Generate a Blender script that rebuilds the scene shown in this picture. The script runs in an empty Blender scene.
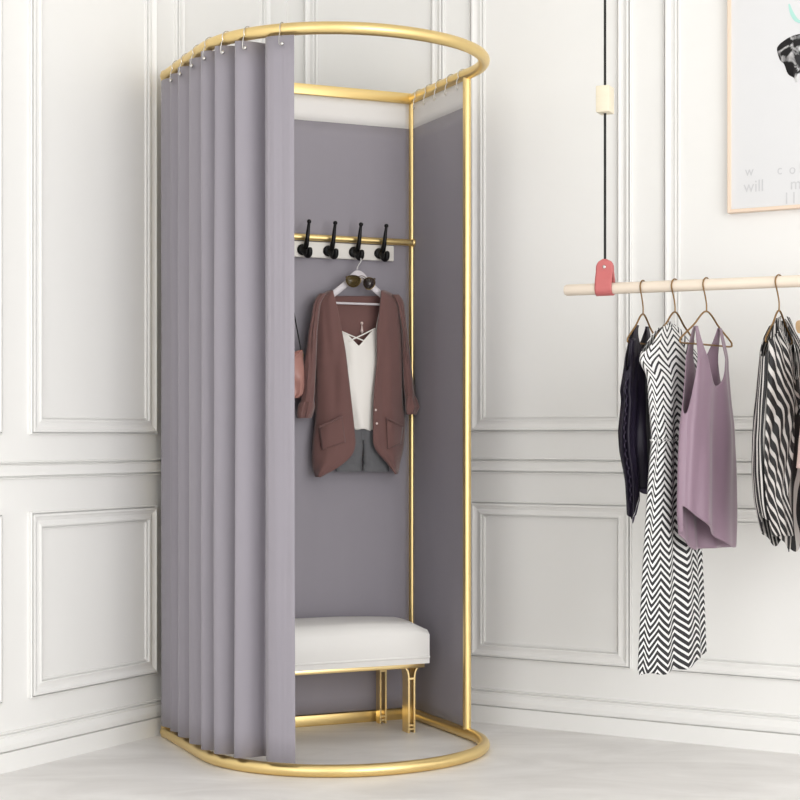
import bpy, bmesh, math, random
from math import sin, cos, pi, sqrt, radians
from mathutils import Matrix, Vector, noise

random.seed(4)
scene = bpy.context.scene
COL = scene.collection
F, HOR, CAMH = 1640.0, 437.0, 0.95          # focal length in px, horizon row, eye height in metres

# ------------------------------------------------------------------ materials
def lin(c):
    c = c / 255.0
    return c / 12.92 if c <= 0.04045 else ((c + 0.055) / 1.055) ** 2.4
def rgb(r, g, b): return (lin(r), lin(g), lin(b), 1.0)

class NT:
    def __init__(s, name):
        s.m = bpy.data.materials.new(name); s.m.use_nodes = True
        s.t = s.m.node_tree; s.b = s.t.nodes['Principled BSDF']
    def n(s, kind, **kw):
        nd = s.t.nodes.new(kind)
        for k, v in kw.items(): setattr(nd, k, v)
        return nd
    def l(s, a, b): s.t.links.new(a, b)
    def math(s, op, a, b=None):
        nd = s.n('ShaderNodeMath', operation=op)
        for i, x in enumerate((a, b)):
            if x is None: continue
            if isinstance(x, (int, float)): nd.inputs[i].default_value = x
            else: s.l(x, nd.inputs[i])
        return nd.outputs[0]
    def mix(s, fac, a, b):
        nd = s.n('ShaderNodeMix', data_type='RGBA')
        s.l(fac, nd.inputs[0]); nd.inputs[6].default_value = a; nd.inputs[7].default_value = b
        return nd.outputs[2]
    def bump(s, h, strength, dist=0.002):
        nd = s.n('ShaderNodeBump'); nd.inputs['Strength'].default_value = strength
        nd.inputs['Distance'].default_value = dist
        s.l(h, nd.inputs['Height']); s.l(nd.outputs[0], s.b.inputs['Normal'])

def mat(name, c, rough=0.5, metal=0.0, var=0.0, scale=8.0, bump=0.0, bscale=200.0, sheen=0.0, stretch=None, spec=None):
    k = NT(name); k.b.inputs['Base Color'].default_value = c
    k.b.inputs['Roughness'].default_value = rough; k.b.inputs['Metallic'].default_value = metal
    if spec is not None: k.b.inputs['Specular IOR Level'].default_value = spec
    if sheen: k.b.inputs['Sheen Weight'].default_value = sheen
    tc = k.n('ShaderNodeTexCoord'); mp = k.n('ShaderNodeMapping')
    if stretch: mp.inputs['Scale'].default_value = stretch
    k.l(tc.outputs['Object'], mp.inputs[0])
    if var:
        nz = k.n('ShaderNodeTexNoise'); nz.inputs['Scale'].default_value = scale; nz.inputs['Detail'].default_value = 4
        k.l(mp.outputs[0], nz.inputs['Vector'])
        lo = tuple(x * (1 - var) for x in c[:3]) + (1,); hi = tuple(min(1, x * (1 + var)) for x in c[:3]) + (1,)
        k.l(k.mix(nz.outputs['Fac'], lo, hi), k.b.inputs['Base Color'])
    if bump:
        nb = k.n('ShaderNodeTexNoise'); nb.inputs['Scale'].default_value = bscale
        k.l(mp.outputs[0], nb.inputs['Vector']); k.bump(nb.outputs['Fac'], bump)
    return k.m

M = {}
M['wall'] = mat('white_paint', rgb(238, 237, 234), 0.6, var=0.010, scale=1.2, bump=0.05, bscale=40)
M['trim'] = mat('white_trim_paint', rgb(238, 237, 234), 0.55, var=0.008, scale=2)
M['gold'] = mat('brushed_gold', rgb(238, 211, 148), 0.36, 1.0, var=0.03, scale=3, stretch=(1, 1, 12))
M['gold_leg'] = mat('polished_gold', rgb(240, 214, 158), 0.28, 1.0, var=0.02, scale=3)
M['brass'] = mat('aged_brass_wire', rgb(150, 120, 82), 0.35, 1.0, var=0.05)
M['silver'] = mat('silver_metal', rgb(205, 203, 200), 0.25, 1.0, var=0.02)
M['curtain'] = mat('mauve_grey_cloth', rgb(146, 141, 149), 0.65, var=0.03, scale=3, bump=0.08, bscale=500, sheen=0.15, stretch=(6, 6, .4))
M['header'] = mat('white_mesh_band', rgb(232, 229, 226), 0.8, var=0.01)
M['black'] = mat('black_iron', rgb(9, 8, 9), 0.35, 0.0, var=0.05, spec=0.25)
M['board'] = mat('white_painted_wood', rgb(226, 222, 216), 0.45, var=0.02)
M['hangerw'] = mat('pale_plastic', rgb(214, 208, 212), 0.4, var=0.01)
M['cardigan'] = mat('brown_rose_knit', rgb(112, 79, 75), 0.85, var=0.07, scale=25, bump=0.25, bscale=900, sheen=0.3)
M['cami'] = mat('ivory_satin', rgb(240, 236, 230), 0.5, var=0.015, scale=6)
M['denim'] = mat('grey_denim', rgb(98, 98, 101), 0.8, var=0.18, scale=60, bump=0.15, bscale=900)
M['pearl'] = mat('pearl', rgb(225, 205, 200), 0.2, var=0.02)
M['gilt'] = mat('gilt_rim', rgb(120, 102, 70), 0.25, 1.0, var=0.02)
M['bag'] = mat('dusty_pink_leather', rgb(176, 130, 121), 0.38, var=0.10, scale=20, bump=0.1, bscale=120)
M['cushion'] = mat('white_bench_leather', rgb(228, 226, 223), 0.5, var=0.012, scale=5, bump=0.06, bscale=60)
M['dowel'] = mat('pale_ash_wood', rgb(229, 215, 198), 0.55, var=0.05, scale=9, stretch=(1, 12, 12))
M['blockw'] = mat('pale_maple_wood', rgb(229, 219, 196), 0.5, var=0.05, scale=12, stretch=(1, 1, 8))
M['leather'] = mat('coral_leather', rgb(192, 104, 103), 0.5, var=0.06, scale=30, bump=0.1, bscale=300)
M['cord'] = mat('black_cord', rgb(22, 22, 22), 0.8, var=0.1, scale=300)
M['navy'] = mat('dark_navy_satin', rgb(27, 21, 36), 0.42, spec=0.3, var=0.2, scale=18)
M['lace'] = mat('navy_lace', rgb(58, 50, 70), 0.7, var=0.6, scale=300)
M['mauve'] = mat('mauve_satin', rgb(139, 115, 130), 0.42, var=0.05, scale=12, sheen=0.2)
M['blush'] = mat('blush_knit', rgb(222, 196, 188), 0.8, var=0.04, scale=40)
M['woodhanger'] = mat('tan_wood', rgb(184, 152, 112), 0.5, var=0.1, scale=20, stretch=(1, 8, 8))
M['artframe'] = mat('birch_frame', rgb(236, 214, 193), 0.5, var=0.04, scale=20)
M['paper'] = mat('print_paper', rgb(222, 222, 223), 0.65, var=0.006, scale=3)
M['ink'] = mat('faint_grey_ink', rgb(203, 203, 205), 0.8, var=0.10, scale=40)
M['teal'] = mat('pale_teal_ink', rgb(176, 222, 212), 0.8, var=0.1, scale=30)

def m_lens(name, c, a):
    k = NT(name); k.b.inputs['Base Color'].default_value = c
    k.b.inputs['Roughness'].default_value = 0.08; k.b.inputs['Alpha'].default_value = a
    return k.m
M['lens'] = m_lens('olive_tinted_lens', rgb(82, 68, 36), 0.85)
M['lensd'] = m_lens('smoke_tinted_lens', rgb(50, 42, 42), 0.93)

def m_floor():
    k = NT('pale_marble'); tc = k.n('ShaderNodeTexCoord')
    mp = k.n('ShaderNodeMapping'); mp.inputs['Rotation'].default_value = (0, 0, radians(20)); mp.inputs['Scale'].default_value = (1, 2.2, 1)
    k.l(tc.outputs['Object'], mp.inputs[0])
    nz = k.n('ShaderNodeTexNoise'); nz.inputs['Scale'].default_value = 2.2; nz.inputs['Detail'].default_value = 7
    nz.inputs['Roughness'].default_value = 0.55; nz.inputs['Distortion'].default_value = 0.9
    k.l(mp.outputs[0], nz.inputs['Vector'])
    cr = k.n('ShaderNodeValToRGB'); e = cr.color_ramp.elements
    e[0].position = 0.3; e[0].color = rgb(216, 213, 210); e[1].position = 0.68; e[1].color = rgb(240, 238, 236)
    k.l(nz.outputs['Fac'], cr.inputs[0]); k.l(cr.outputs[0], k.b.inputs['Base Color'])
    k.b.inputs['Roughness'].default_value = 0.4
    return k.m
M['floor'] = m_floor()

def m_chevron():
    k = NT('black_white_chevron'); uv = k.n('ShaderNodeUVMap'); sp = k.n('ShaderNodeSeparateXYZ')
    k.l(uv.outputs[0], sp.inputs[0])
    nz = k.n('ShaderNodeTexNoise'); nz.inputs['Scale'].default_value = 7; nz.inputs['Detail'].default_value = 1
    k.l(uv.outputs[0], nz.inputs['Vector'])
    wob = k.math('MULTIPLY', k.math('SUBTRACT', nz.outputs['Fac'], 0.5), 0.03)
    u = k.math('ADD', sp.outputs[0], wob)
    tri = k.math('ABSOLUTE', k.math('SUBTRACT', k.math('FRACT', k.math('MULTIPLY', u, 15.5)), 0.5))
    ph = k.math('ADD', k.math('MULTIPLY', sp.outputs[1], 50.0), k.math('MULTIPLY', tri, -3.2))
    st = k.math('LESS_THAN', k.math('FRACT', ph), k.math('SUBTRACT', 0.68, k.math('MULTIPLY', sp.outputs[1], 0.22)))
    k.l(k.mix(st, rgb(228, 227, 225), rgb(38, 37, 40)), k.b.inputs['Base Color'])
    k.b.inputs['Roughness'].default_value = 0.75
    return k.m
M['chevron'] = m_chevron()

def m_stripe(name, freq, slope, wob, duty=0.52):
    k = NT(name); uv = k.n('ShaderNodeUVMap'); sp = k.n('ShaderNodeSeparateXYZ')
    k.l(uv.outputs[0], sp.inputs[0])
    mp = k.n('ShaderNodeMapping'); mp.inputs['Scale'].default_value = (9, 2.2, 1); k.l(uv.outputs[0], mp.inputs[0])
    nz = k.n('ShaderNodeTexNoise'); nz.inputs['Scale'].default_value = 1.0; nz.inputs['Detail'].default_value = 2
    k.l(mp.outputs[0], nz.inputs['Vector'])
    w = k.math('MULTIPLY', k.math('SUBTRACT', nz.outputs['Fac'], 0.5), wob)
    ph = k.math('ADD', k.math('MULTIPLY', k.math('ADD', sp.outputs[0], w), freq), k.math('MULTIPLY', sp.outputs[1], slope))
    st = k.math('LESS_THAN', k.math('FRACT', ph), duty)
    k.l(k.mix(st, rgb(206, 202, 198), rgb(24, 23, 25)), k.b.inputs['Base Color'])
    k.b.inputs['Roughness'].default_value = 0.6
    return k.m
M['stripe'] = m_stripe('black_white_stripe', 46, 0.0, 0.10, 0.64)
M['stripe_diag'] = m_stripe('black_white_diagonal_stripe', 38, 24.0, 0.09, 0.62)

def m_blot():
    k = NT('marbled_ink'); tc = k.n('ShaderNodeTexCoord')
    nz = k.n('ShaderNodeTexNoise'); nz.inputs['Scale'].default_value = 15; nz.inputs['Detail'].default_value = 3; nz.inputs['Distortion'].default_value = 2.2
    k.l(tc.outputs['Object'], nz.inputs['Vector'])
    cr = k.n('ShaderNodeValToRGB'); e = cr.color_ramp.elements
    e[0].position = 0.53; e[0].color = rgb(26, 24, 27); e[1].position = 0.64; e[1].color = rgb(225, 224, 225)
    k.l(nz.outputs['Fac'], cr.inputs[0]); k.l(cr.outputs[0], k.b.inputs['Base Color']); k.b.inputs['Roughness'].default_value = 0.7
    return k.m
M['blot'] = m_blot()

# ------------------------------------------------------------------ frames of reference (real planes in the room)
def frame(origin, xdir):
    x = Vector((xdir[0], xdir[1], 0)).normalized(); y = Vector((-x.y, x.x, 0))
    m = Matrix.Identity(4)
    m.col[0] = (x.x, x.y, 0, 0); m.col[1] = (y.x, y.y, 0, 0); m.col[2] = (0, 0, 1, 0)
    m.col[3] = (origin[0], origin[1], 0, 1)
    return m
CORNER = (-0.4051, 5.879)
WR = frame(CORNER, (0.861, -0.508))        # right wall: x along the wall, room on -y
WL = frame(CORNER, (-0.508, -0.861))       # left wall: x towards the viewer, room on +y
RX = Vector((0.9135, 0.4067)).normalized()
BR = Vector((0.0406, 5.544)); W = 0.858
BL = BR - RX * W
DR = frame(BL, RX)                         # changing booth: x along its back, front on -y
WORLD = Matrix.Identity(4)

def on_plane(fr, u, v, y):
    """local (x, y, z) of the point of the plane y=const of a frame that lies in direction (u, v)"""
    k = (u - 400.0) / F
    o = fr @ Vector((0, y, 0)); d = fr.to_3x3() @ Vector((1, 0, 0))
    x = (k * o.y - o.x) / (d.x - k * d.y)
    Y = o.y + x * d.y
    return Vector((x, y, CAMH + (HOR - v) * Y / F))
def D(u, v, b): return on_plane(DR, u, v, -b)

# ------------------------------------------------------------------ object helpers
def link(name, bm, m, smooth=True):
    bmesh.ops.recalc_face_normals(bm, faces=bm.faces[:])
    me = bpy.data.meshes.new(name); bm.to_mesh(me); bm.free()
    ms = m if isinstance(m, (list, tuple)) else [m]
    for x in ms: me.materials.append(M[x])
    if smooth:
        me.polygons.foreach_set('use_smooth', [True] * len(me.polygons))
        me.set_sharp_from_angle(angle=radians(38))
    o = bpy.data.objects.new(name, me); COL.objects.link(o)
    return o
def tag(o, label, cat, group=None):
    o['label'] = label; o['category'] = cat
    if group: o['group'] = group
    return o
class Thing:
    def __init__(s, name, label, cat, fr=WORLD, base=(0, 0, 0), group=None):
        s.o = bpy.data.objects.new(name, None); COL.objects.link(s.o)
        s.o.empty_display_size = 0.05
        s.base = Vector(base); s.o.matrix_world = fr @ Matrix.Translation(s.base)
        tag(s.o, label, cat, group)
    def part(s, name, bm, m, parent=None, label=None, solid=0.0, smooth=True, sub=0):
        for v in bm.verts: v.co -= s.base
        o = link(name, bm, m, smooth)
        o.parent = parent or s.o
        if solid:
            md = o.modifiers.new('thickness', 'SOLIDIFY'); md.thickness = solid; md.offset = 0
        if sub:
            md = o.modifiers.new('smooth', 'SUBSURF'); md.levels = sub; md.render_levels = sub
        if label: o['label'] = label
        return o
def single(name, bm, m, label, cat, fr=WORLD, base=(0, 0, 0), group=None, solid=0.0):
    base = Vector(base)
    for v in bm.verts: v.co -= base
    o = link(name, bm, m); o.matrix_world = fr @ Matrix.Translation(base)
    if solid:
        md = o.modifiers.new('thickness', 'SOLIDIFY'); md.thickness = solid; md.offset = 0
    return tag(o, label, cat, group)
def struct(name, bm, m, fr=WORLD, smooth=True):
    o = link(name, bm, m, smooth); o.matrix_world = fr; o['kind'] = 'structure'
    return o

def box(bm, lo, hi, bev=0.0, seg=2):
    r = bmesh.ops.create_cube(bm, size=1)
    lo = Vector(lo); hi = Vector(hi); c = (lo + hi) / 2; s = hi - lo
    for v in r['verts']: v.co = Vector((v.co.x * s.x, v.co.y * s.y, v.co.z * s.z)) + c
    if bev:
        es = list({e for v in r['verts'] for e in v.link_edges})
        bmesh.ops.bevel(bm, geom=es, offset=bev, segments=seg, affect='EDGES', profile=0.5)
    return bm
def B(lo, hi, bev=0.0, seg=2): return box(bmesh.new(), lo, hi, bev, seg)

def catmull(pts, n=8, closed=False):
    pts = [Vector(p) for p in pts]; out = []; N = len(pts)
    rng = range(N) if closed else range(N - 1)
    for i in rng:
        if closed: p0, p1, p2, p3 = pts[i - 1], pts[i], pts[(i + 1) % N], pts[(i + 2) % N]
        else: p0, p1, p2, p3 = pts[max(i - 1, 0)], pts[i], pts[i + 1], pts[min(i + 2, N - 1)]
        for j in range(n):
            t = j / n
            out.append(0.5 * ((2 * p1) + (p2 - p0) * t + (2 * p0 - 5 * p1 + 4 * p2 - p3) * t * t + (3 * p1 - p0 - 3 * p2 + p3) * t ** 3))
    if not closed: out.append(pts[-1])
    return out
def tube(bm, pts, r, seg=10, closed=False, cap=True):
    pts = [Vector(p) for p in pts]; n = len(pts)
    rr = r if isinstance(r, (list, tuple)) else [r] * n
    def tan(i):
        a = pts[i - 1] if (i > 0 or closed) else pts[i]
        b = pts[(i + 1) % n] if (i < n - 1 or closed) else pts[i]
        return (b - a).normalized()
    t0 = tan(0); up = Vector((0, 0, 1)) if abs(t0.z) < 0.9 else Vector((0, 1, 0))
    nx = t0.cross(up).normalized(); rings = []
    for i in range(n):
        t = tan(i); nx = (nx - t * nx.dot(t)).normalized(); ny = t.cross(nx)
        rings.append([bm.verts.new(pts[i] + (nx * cos(2 * pi * j / seg) + ny * sin(2 * pi * j / seg)) * rr[i]) for j in range(seg)])
    for i in range(n if closed else n - 1):
        a, b = rings[i], rings[(i + 1) % n]
        for j in range(seg):
            bm.faces.new((a[j], a[(j + 1) % seg], b[(j + 1) % seg], b[j]))
    if cap and not closed:
        bm.faces.new(rings[0][::-1]); bm.faces.new(rings[-1])
    return bm
def T(pts, r, seg=10, closed=False): return tube(bmesh.new(), pts, r, seg, closed)
def ball(bm, c, r, s=(1, 1, 1), seg=16):
    q = bmesh.ops.create_uvsphere(bm, u_segments=seg, v_segments=max(8, seg // 2), radius=r)
    for v in q['verts']: v.co = Vector((v.co.x * s[0], v.co.y * s[1], v.co.z * s[2])) + Vector(c)
    return bm
def lerp(tab, x):
    """piecewise linear table lookup: tab rows (x, a, b, ...)"""
    if x <= tab[0][0]: return list(tab[0][1:])
    for p, q in zip(tab, tab[1:]):
        if x <= q[0]:
            t = (x - p[0]) / (q[0] - p[0])
            return [a + (b - a) * t for a, b in zip(p[1:], q[1:])]
    return list(tab[-1][1:])
def smooth_tab(tab, n=60):
    """resample a table and soften its kinks"""
    x0, x1 = tab[0][0], tab[-1][0]
    rows = [[x0 + (x1 - x0) * i / n] + lerp(tab, x0 + (x1 - x0) * i / n) for i in range(n + 1)]
    for _ in range(2):
        new = [rows[0]]
        for i in range(1, n):
            new.append([rows[i][0]] + [(rows[i - 1][k] + 2 * rows[i][k] + rows[i + 1][k]) / 4 for k in range(1, len(rows[0]))])
        rows = new + [rows[-1]]
    return rows
def grid(bm, fn, nu, nv, wrap=False, uvfn=None):
    cols = nu if wrap else nu + 1
    V = [[bm.verts.new(fn(i / nu, j / nv)) for i in range(cols)] for j in range(nv + 1)]
    lay = bm.loops.layers.uv.verify() if uvfn else None
    for j in range(nv):
        for i in range(nu):
            i2 = (i + 1) % cols if wrap else i + 1
            f = bm.faces.new((V[j][i], V[j][i2], V[j + 1][i2], V[j + 1][i]))
            if lay:
                for lp, (a, b) in zip(f.loops, ((i, j), (i + 1, j), (i + 1, j + 1), (i, j + 1))):
                    lp[lay].uv = uvfn(a / nu, b / nv)
    return V
def nz(x, y, z=0.0): return noise.noise(Vector((x, y, z)))

# ------------------------------------------------------------------ the room
RH = 3.1
LR, LL = 6.2, 7.0
cx, cy = CORNER
def quad(name, pts, m, thick):
    bm = bmesh.new()
    a = [bm.verts.new(Vector(p)) for p in pts]; b = [bm.verts.new(Vector(p) + Vector(thick)) for p in pts]
    n = len(pts)
    bm.faces.new(a[::-1]); bm.faces.new(b)
    for i in range(n): bm.faces.new((a[i], a[(i + 1) % n], b[(i + 1) % n], b[i]))
    return struct(name, bm, m, smooth=False)
pR = WR @ Vector((LR, 0, 0)); pL = WL @ Vector((LL, 0, 0)); pC = Vector((cx, cy, 0)); pF = pR + pL - pC
quad('floor', [pC, pL, pF, pR], 'floor', (0, 0, -0.1))
quad('ceiling', [pC + Vector((0, 0, RH)), pL + Vector((0, 0, RH)), pF + Vector((0, 0, RH)), pR + Vector((0, 0, RH))], 'wall', (0, 0, 0.1))
struct('wall_right', B((0, 0, -0.1), (LR, 0.12, RH)), 'wall', WR, False)
struct('wall_left', B((-0.12, -0.12, -0.1), (LL, 0, RH)), 'wall', WL, False)

PROF = [(0, 0), (0, 0.010), (0.003, 0.012), (0.003, 0.001), (0.0068, 0.001), (0.0068, 0.015), (0.012, 0.016), (0.017, 0.012), (0.024, 0.009), (0.031, 0.010), (0.037, 0.013), (0.0405, 0.012), (0.0405, 0.001), (0.0445, 0.001), (0.0445, 0.006), (0.048, 0.005), (0.048, 0)]
trim_n = [0]
def panel(fr, sgn, x0, x1, z0, z1):
    trim_n[0] += 1
    bm = bmesh.new(); rings = []
    for d, h in PROF:
        d *= 1.1
        rings.append([bm.verts.new((x, sgn * h, z)) for x, z in ((x0 + d, z0 + d), (x1 - d, z0 + d), (x1 - d, z1 - d), (x0 + d, z1 - d))])
    for a, b in zip(rings, rings[1:]):
        for i in range(4): bm.faces.new((a[i], a[(i + 1) % 4], b[(i + 1) % 4], b[i]))
    o = link('trim_%d' % trim_n[0], bm, 'trim', False); o.matrix_world = fr; o['kind'] = 'structure'
def run(name, fr, sgn, L, prof):
    bm = bmesh.new()
    a = [bm.verts.new((0, sgn * h, z)) for h, z in prof]; b = [bm.verts.new((L, sgn * h, z)) for h, z in prof]
    n = len(prof)
    for i in range(n): bm.faces.new((a[i], a[(i + 1) % n], b[(i + 1) % n], b[i]))
    bm.faces.new(a[::-1]); bm.faces.new(b)
    o = link(name, bm, 'trim', False); o.matrix_world = fr; o['kind'] = 'structure'
BASE = [(0, 0), (0.020, 0), (0.020, 0.055), (0.006, 0.056), (0.006, 0.0590), (0.016, 0.060), (0.017, 0.075), (0.013, 0.088), (0.009, 0.095), (0.011, 0.099), (0.011, 0.1035), (0.003, 0.104), (0.003, 0.107), (0.009, 0.108), (0.009, 0.111), (0, 0.112)]
RAIL = [(0, 0.829), (0.010, 0.830), (0.011, 0.833), (0.002, 0.834), (0.002, 0.838), (0.014, 0.839), (0.012, 0.850), (0.013, 0.866), (0.017, 0.871), (0.002, 0.872), (0.002, 0.876), (0.011, 0.877), (0.010, 0.880), (0, 0.881)]
run('baseboard_right', WR, -1, LR, BASE); run('baseboard_left', WL, 1, LL, BASE)
run('trim_21', WR, -1, LR, RAIL); run('trim_22', WL, 1, LL, RAIL)
for x0, x1 in ((0.078, 0.647), (0.747, 1.326), (1.434, 2.03), (2.14, 2.74)):
    panel(WR, -1, x0, x1, 0.215, 0.737); panel(WR, -1, x0, x1, 0.965, 2.85)
for x0, x1 in ((0.112, 0.646), (0.741, 1.318), (1.432, 2.0), (2.1, 2.67)):
    panel(WL, 1, x0, x1, 0.194, 0.733); panel(WL, 1, x0, x1, 0.957, 2.85)

# ------------------------------------------------------------------ the changing booth frame
ZT, RT = 2.092, 0.0178
ST, EB = 0.41, 0.416
def dpath(n=64):
    pts = []
    for i in range(13): pts.append((0, ST * i / 12))
    for i in range(1, n): 
        th = pi - pi * i / n
        bulge = 0.019 * sin(2 * th) if th < pi / 2 else 0.0     # the ring swells a little past the right post
        pts.append((W / 2 + W / 2 * cos(th) + bulge, ST + EB * sin(th)))
    for i in range(13): pts.append((W, ST - ST * i / 12))
    return pts
DP = dpath()
booth = Thing('changing_booth_frame', 'tall gold metal D-shaped changing booth frame standing on the floor', 'changing booth', DR, (W / 2, -0.4, 0))
booth.part('top_ring', T([(a, -b, ZT) for a, b in DP], RT, 14), 'gold')
booth.part('bottom_ring', T([(a, -b, RT) for a, b in DP], RT, 14), 'gold')
booth.part('top_rail', B((-0.012, -0.012, ZT - 0.018), (W + 0.012, 0.012, ZT + 0.017), 0.003), 'gold')
booth.part('bottom_rail', B((-0.012, -0.012, 0), (W + 0.012, 0.012, 0.036), 0.003), 'gold')
bm = T([(0.0, -0.021, 1.604), (W - .002, -0.021, 1.604)], 0.0108, 14)
for a in (0.002, W - 0.003): ball(bm, (a, -0.021, 1.604), 0.0125)
booth.part('cross_rail', bm, 'gold')
for a, b, r in ((0, 0, .0105), (W, 0, .0122), (W, ST + 0.008, .0130)):
    booth.part('post', T([(a, -b, 0.02), (a, -b, ZT - 0.008)], r, 14), 'gold')

# pleated curtain along the left side and round the front
EDGE_TH = 127.5
path = []
for i in range(201): path.append(Vector((0, -ST * i / 200)))
for i in range(1, 401):
    th = radians(180 - (180 - EDGE_TH) * i / 400)
    path.append(Vector((W / 2 + W / 2 * cos(th), -ST - EB * sin(th))))
cum = [0.0]
for p, q in zip(path, path[1:]): cum.append(cum[-1] + (q - p).length)
LEN = cum[-1]
def at_s(s):
    s = max(0.0, min(LEN, s)); lo, hi = 0, len(cum) - 1
    while hi - lo > 1:
        m_ = (lo + hi) // 2
        if cum[m_] <= s: lo = m_
        else: hi = m_
    t = (s - cum[lo]) / (cum[hi] - cum[lo])
    p = path[lo].lerp(path[hi], t)
    a = path[max(lo - 4, 0)]; b = path[min(hi + 4, len(path) - 1)]
    d = (b - a).normalized()
    return p, d, Vector((d.y, -d.x)) * 1.0       # outward = away from the booth's middle
# crests of the pleats, measured along the rail
def u_of(s):
    p, d, o = at_s(s); w = DR @ Vector((p.x, p.y, 0)); return 400 + F * w.x / w.y
def s_of(u):
    lo, hi = 0.0, LEN
    for _ in range(40):
        m_ = (lo + hi) / 2
        if u_of(m_) < u: lo = m_
        else: hi = m_
    return lo
edges_u = [174.5, 183, 193.5, 207, 217, 235.5, 257]
VAL = [s_of(u) for u in edges_u]             # where each pleat tucks behind the next
PL = [0.0] + VAL + [LEN + 0.008]
def pleat(s):
    for i, (a, b) in enumerate(zip(PL, PL[1:])):
        if s <= b or i == len(PL) - 2:
            t = (s - a) / (b - a)
            last = i == len(PL) - 2
            return t, i, last
def cfn(i, j):
    s = LEN * i; z = 2.070 + (0.042 - 2.070) * j
    t, k, last = pleat(s)
    amp = 0.036
    # crest a third of the way along each pleat, a deep valley near its end
    wt = t / 0.36 * 0.5 if t < 0.36 else 0.5 + (t - 0.36) / 0.64 * 0.5
    wave = 0.5 - 0.5 * cos(2 * pi * wt)
    if last: wave = 0.5 - 0.5 * cos(pi * min(1, t / 0.42)) if t < 0.42 else 1 - 0.10 * ((t - .42) / .58) ** 2
    off = amp * (1.9 * wave ** 0.8 - 1.2)
    if k == 0: off = 0.013 + 0.3 * off
    if k == 1: off *= 0.8
    off += 0.0022 * nz(s * 30, z * 1.3, 3) + 0.0012 * nz(s * 90, z * 0.7, 8)
    shift = (0 if last else -0.004 * sin(2 * pi * t)) + 0.005 * nz(k * 3.1, z * 0.8)
    p, d, o = at_s(s)
    # the outward side is the one away from the middle of the booth
    mid = Vector((W / 2, -0.36))
    if (p - mid).dot(o) < 0: o = -o
    q = p + o * off + d * shift
    return Vector((q.x, q.y, z))
cur = Thing('curtain', 'mauve grey pleated curtain hanging from the front of the gold booth', 'curtain', DR, (0.0, -0.45, 0.04))
bm = bmesh.new(); grid(bm, cfn, 520, 26)
cur.part('pleated_cloth', bm, 'curtain', solid=0.0025)
def curtain_ring(th, p, d, out, drop=0.042, r=0.0014, bead=True):
    # an open ring round the rail that runs down into a hook
    p3 = Vector((p.x, p.y, ZT)); o3 = Vector((out.x, out.y, 0)); R = RT + 0.0025
    pts = []
    for i in range(15):
        a = radians(215 - 240 * i / 14)
        pts.append(p3 + o3 * (R * cos(a)) + Vector((0, 0, R * sin(a))))
    pts += [p3 + o3 * (R + 0.003) + Vector((0, 0, -R * 0.9)), p3 + o3 * (R + 0.006) + Vector((0, 0, -drop)),
            p3 + o3 * (R + 0.006) + d.to_3d() * 0.006 + Vector((0, 0, -drop - 0.008)), p3 + o3 * (R + 0.006) + d.to_3d() * 0.011 + Vector((0, 0, -drop - 0.002))]
    ro = th.part('curtain_ring', T(catmull(pts, 3), r, 6), 'silver')
    if bead:
        e = bmesh.new(); c = p3 + o3 * (R + 0.0065) + d.to_3d() * 0.010 + Vector((0, 0, -drop - 0.004))
        ball(e, c, 0.0056, (1, 1, 1), 12); th.part('ring_bead', e, 'silver', parent=ro)
for i, (a, b) in enumerate(zip(PL, PL[1:])):
    if i == 0: continue
    s = a + (b - a) * (0.62 if i > 4 else 0.45)
    p, d, o = at_s(min(s, LEN - 0.015))
    if (p - Vector((W / 2, -0.36))).dot(o) < 0: o = -o
    curtain_ring(cur, p, d, o)

# flat cloth panels on the back and on the right side
def cloth_panel(axis, lo, hi, fixed):
    def mk(z0, z1, nu, nv, wav):
        def fn(i, j):
            s = lo + (hi - lo) * i; z = z0 + (z1 - z0) * j
            e = wav * sin(pi * i) * nz(s * 9, z * 0.9, fixed * 7)
            return Vector((s, -fixed + e, z)) if axis == 'x' else Vector((fixed + e, -s, z))
        bm = bmesh.new(); grid(bm, fn, nu, nv); return bm
    return mk
mk = cloth_panel('x', 0.0115, W - 0.0115, 0.0)
t = Thing('back_panel_cloth', 'flat mauve grey cloth across the back of the booth behind the coat hooks', 'cloth panel', DR, (W / 2, 0, 0.04))
t.part('cloth', mk(0.038, 1.99, 40, 40, 0.003), 'curtain', solid=0.003)
t.part('header_band', mk(1.99, 2.074, 40, 3, 0.0), 'header', solid=0.003, label='white header band')
mk = cloth_panel('y', 0.0115, ST - 0.006, W)
t = Thing('side_panel_cloth', 'flat darker mauve cloth stretched between the two right posts of the booth', 'cloth panel', DR, (W, -0.2, 0.04))
t.part('cloth', mk(0.036, 1.99, 24, 40, 0.003), 'curtain', solid=0.003)
t.part('header_band', mk(1.99, 2.0765, 24, 3, 0.0), 'header', solid=0.003, label='white header band')
for k in range(5):
    curtain_ring(t, Vector((W, -(0.067 + 0.082 * k))), Vector((0, -1)), Vector((-1, 0)), 0.042, 0.0015, False)

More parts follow.
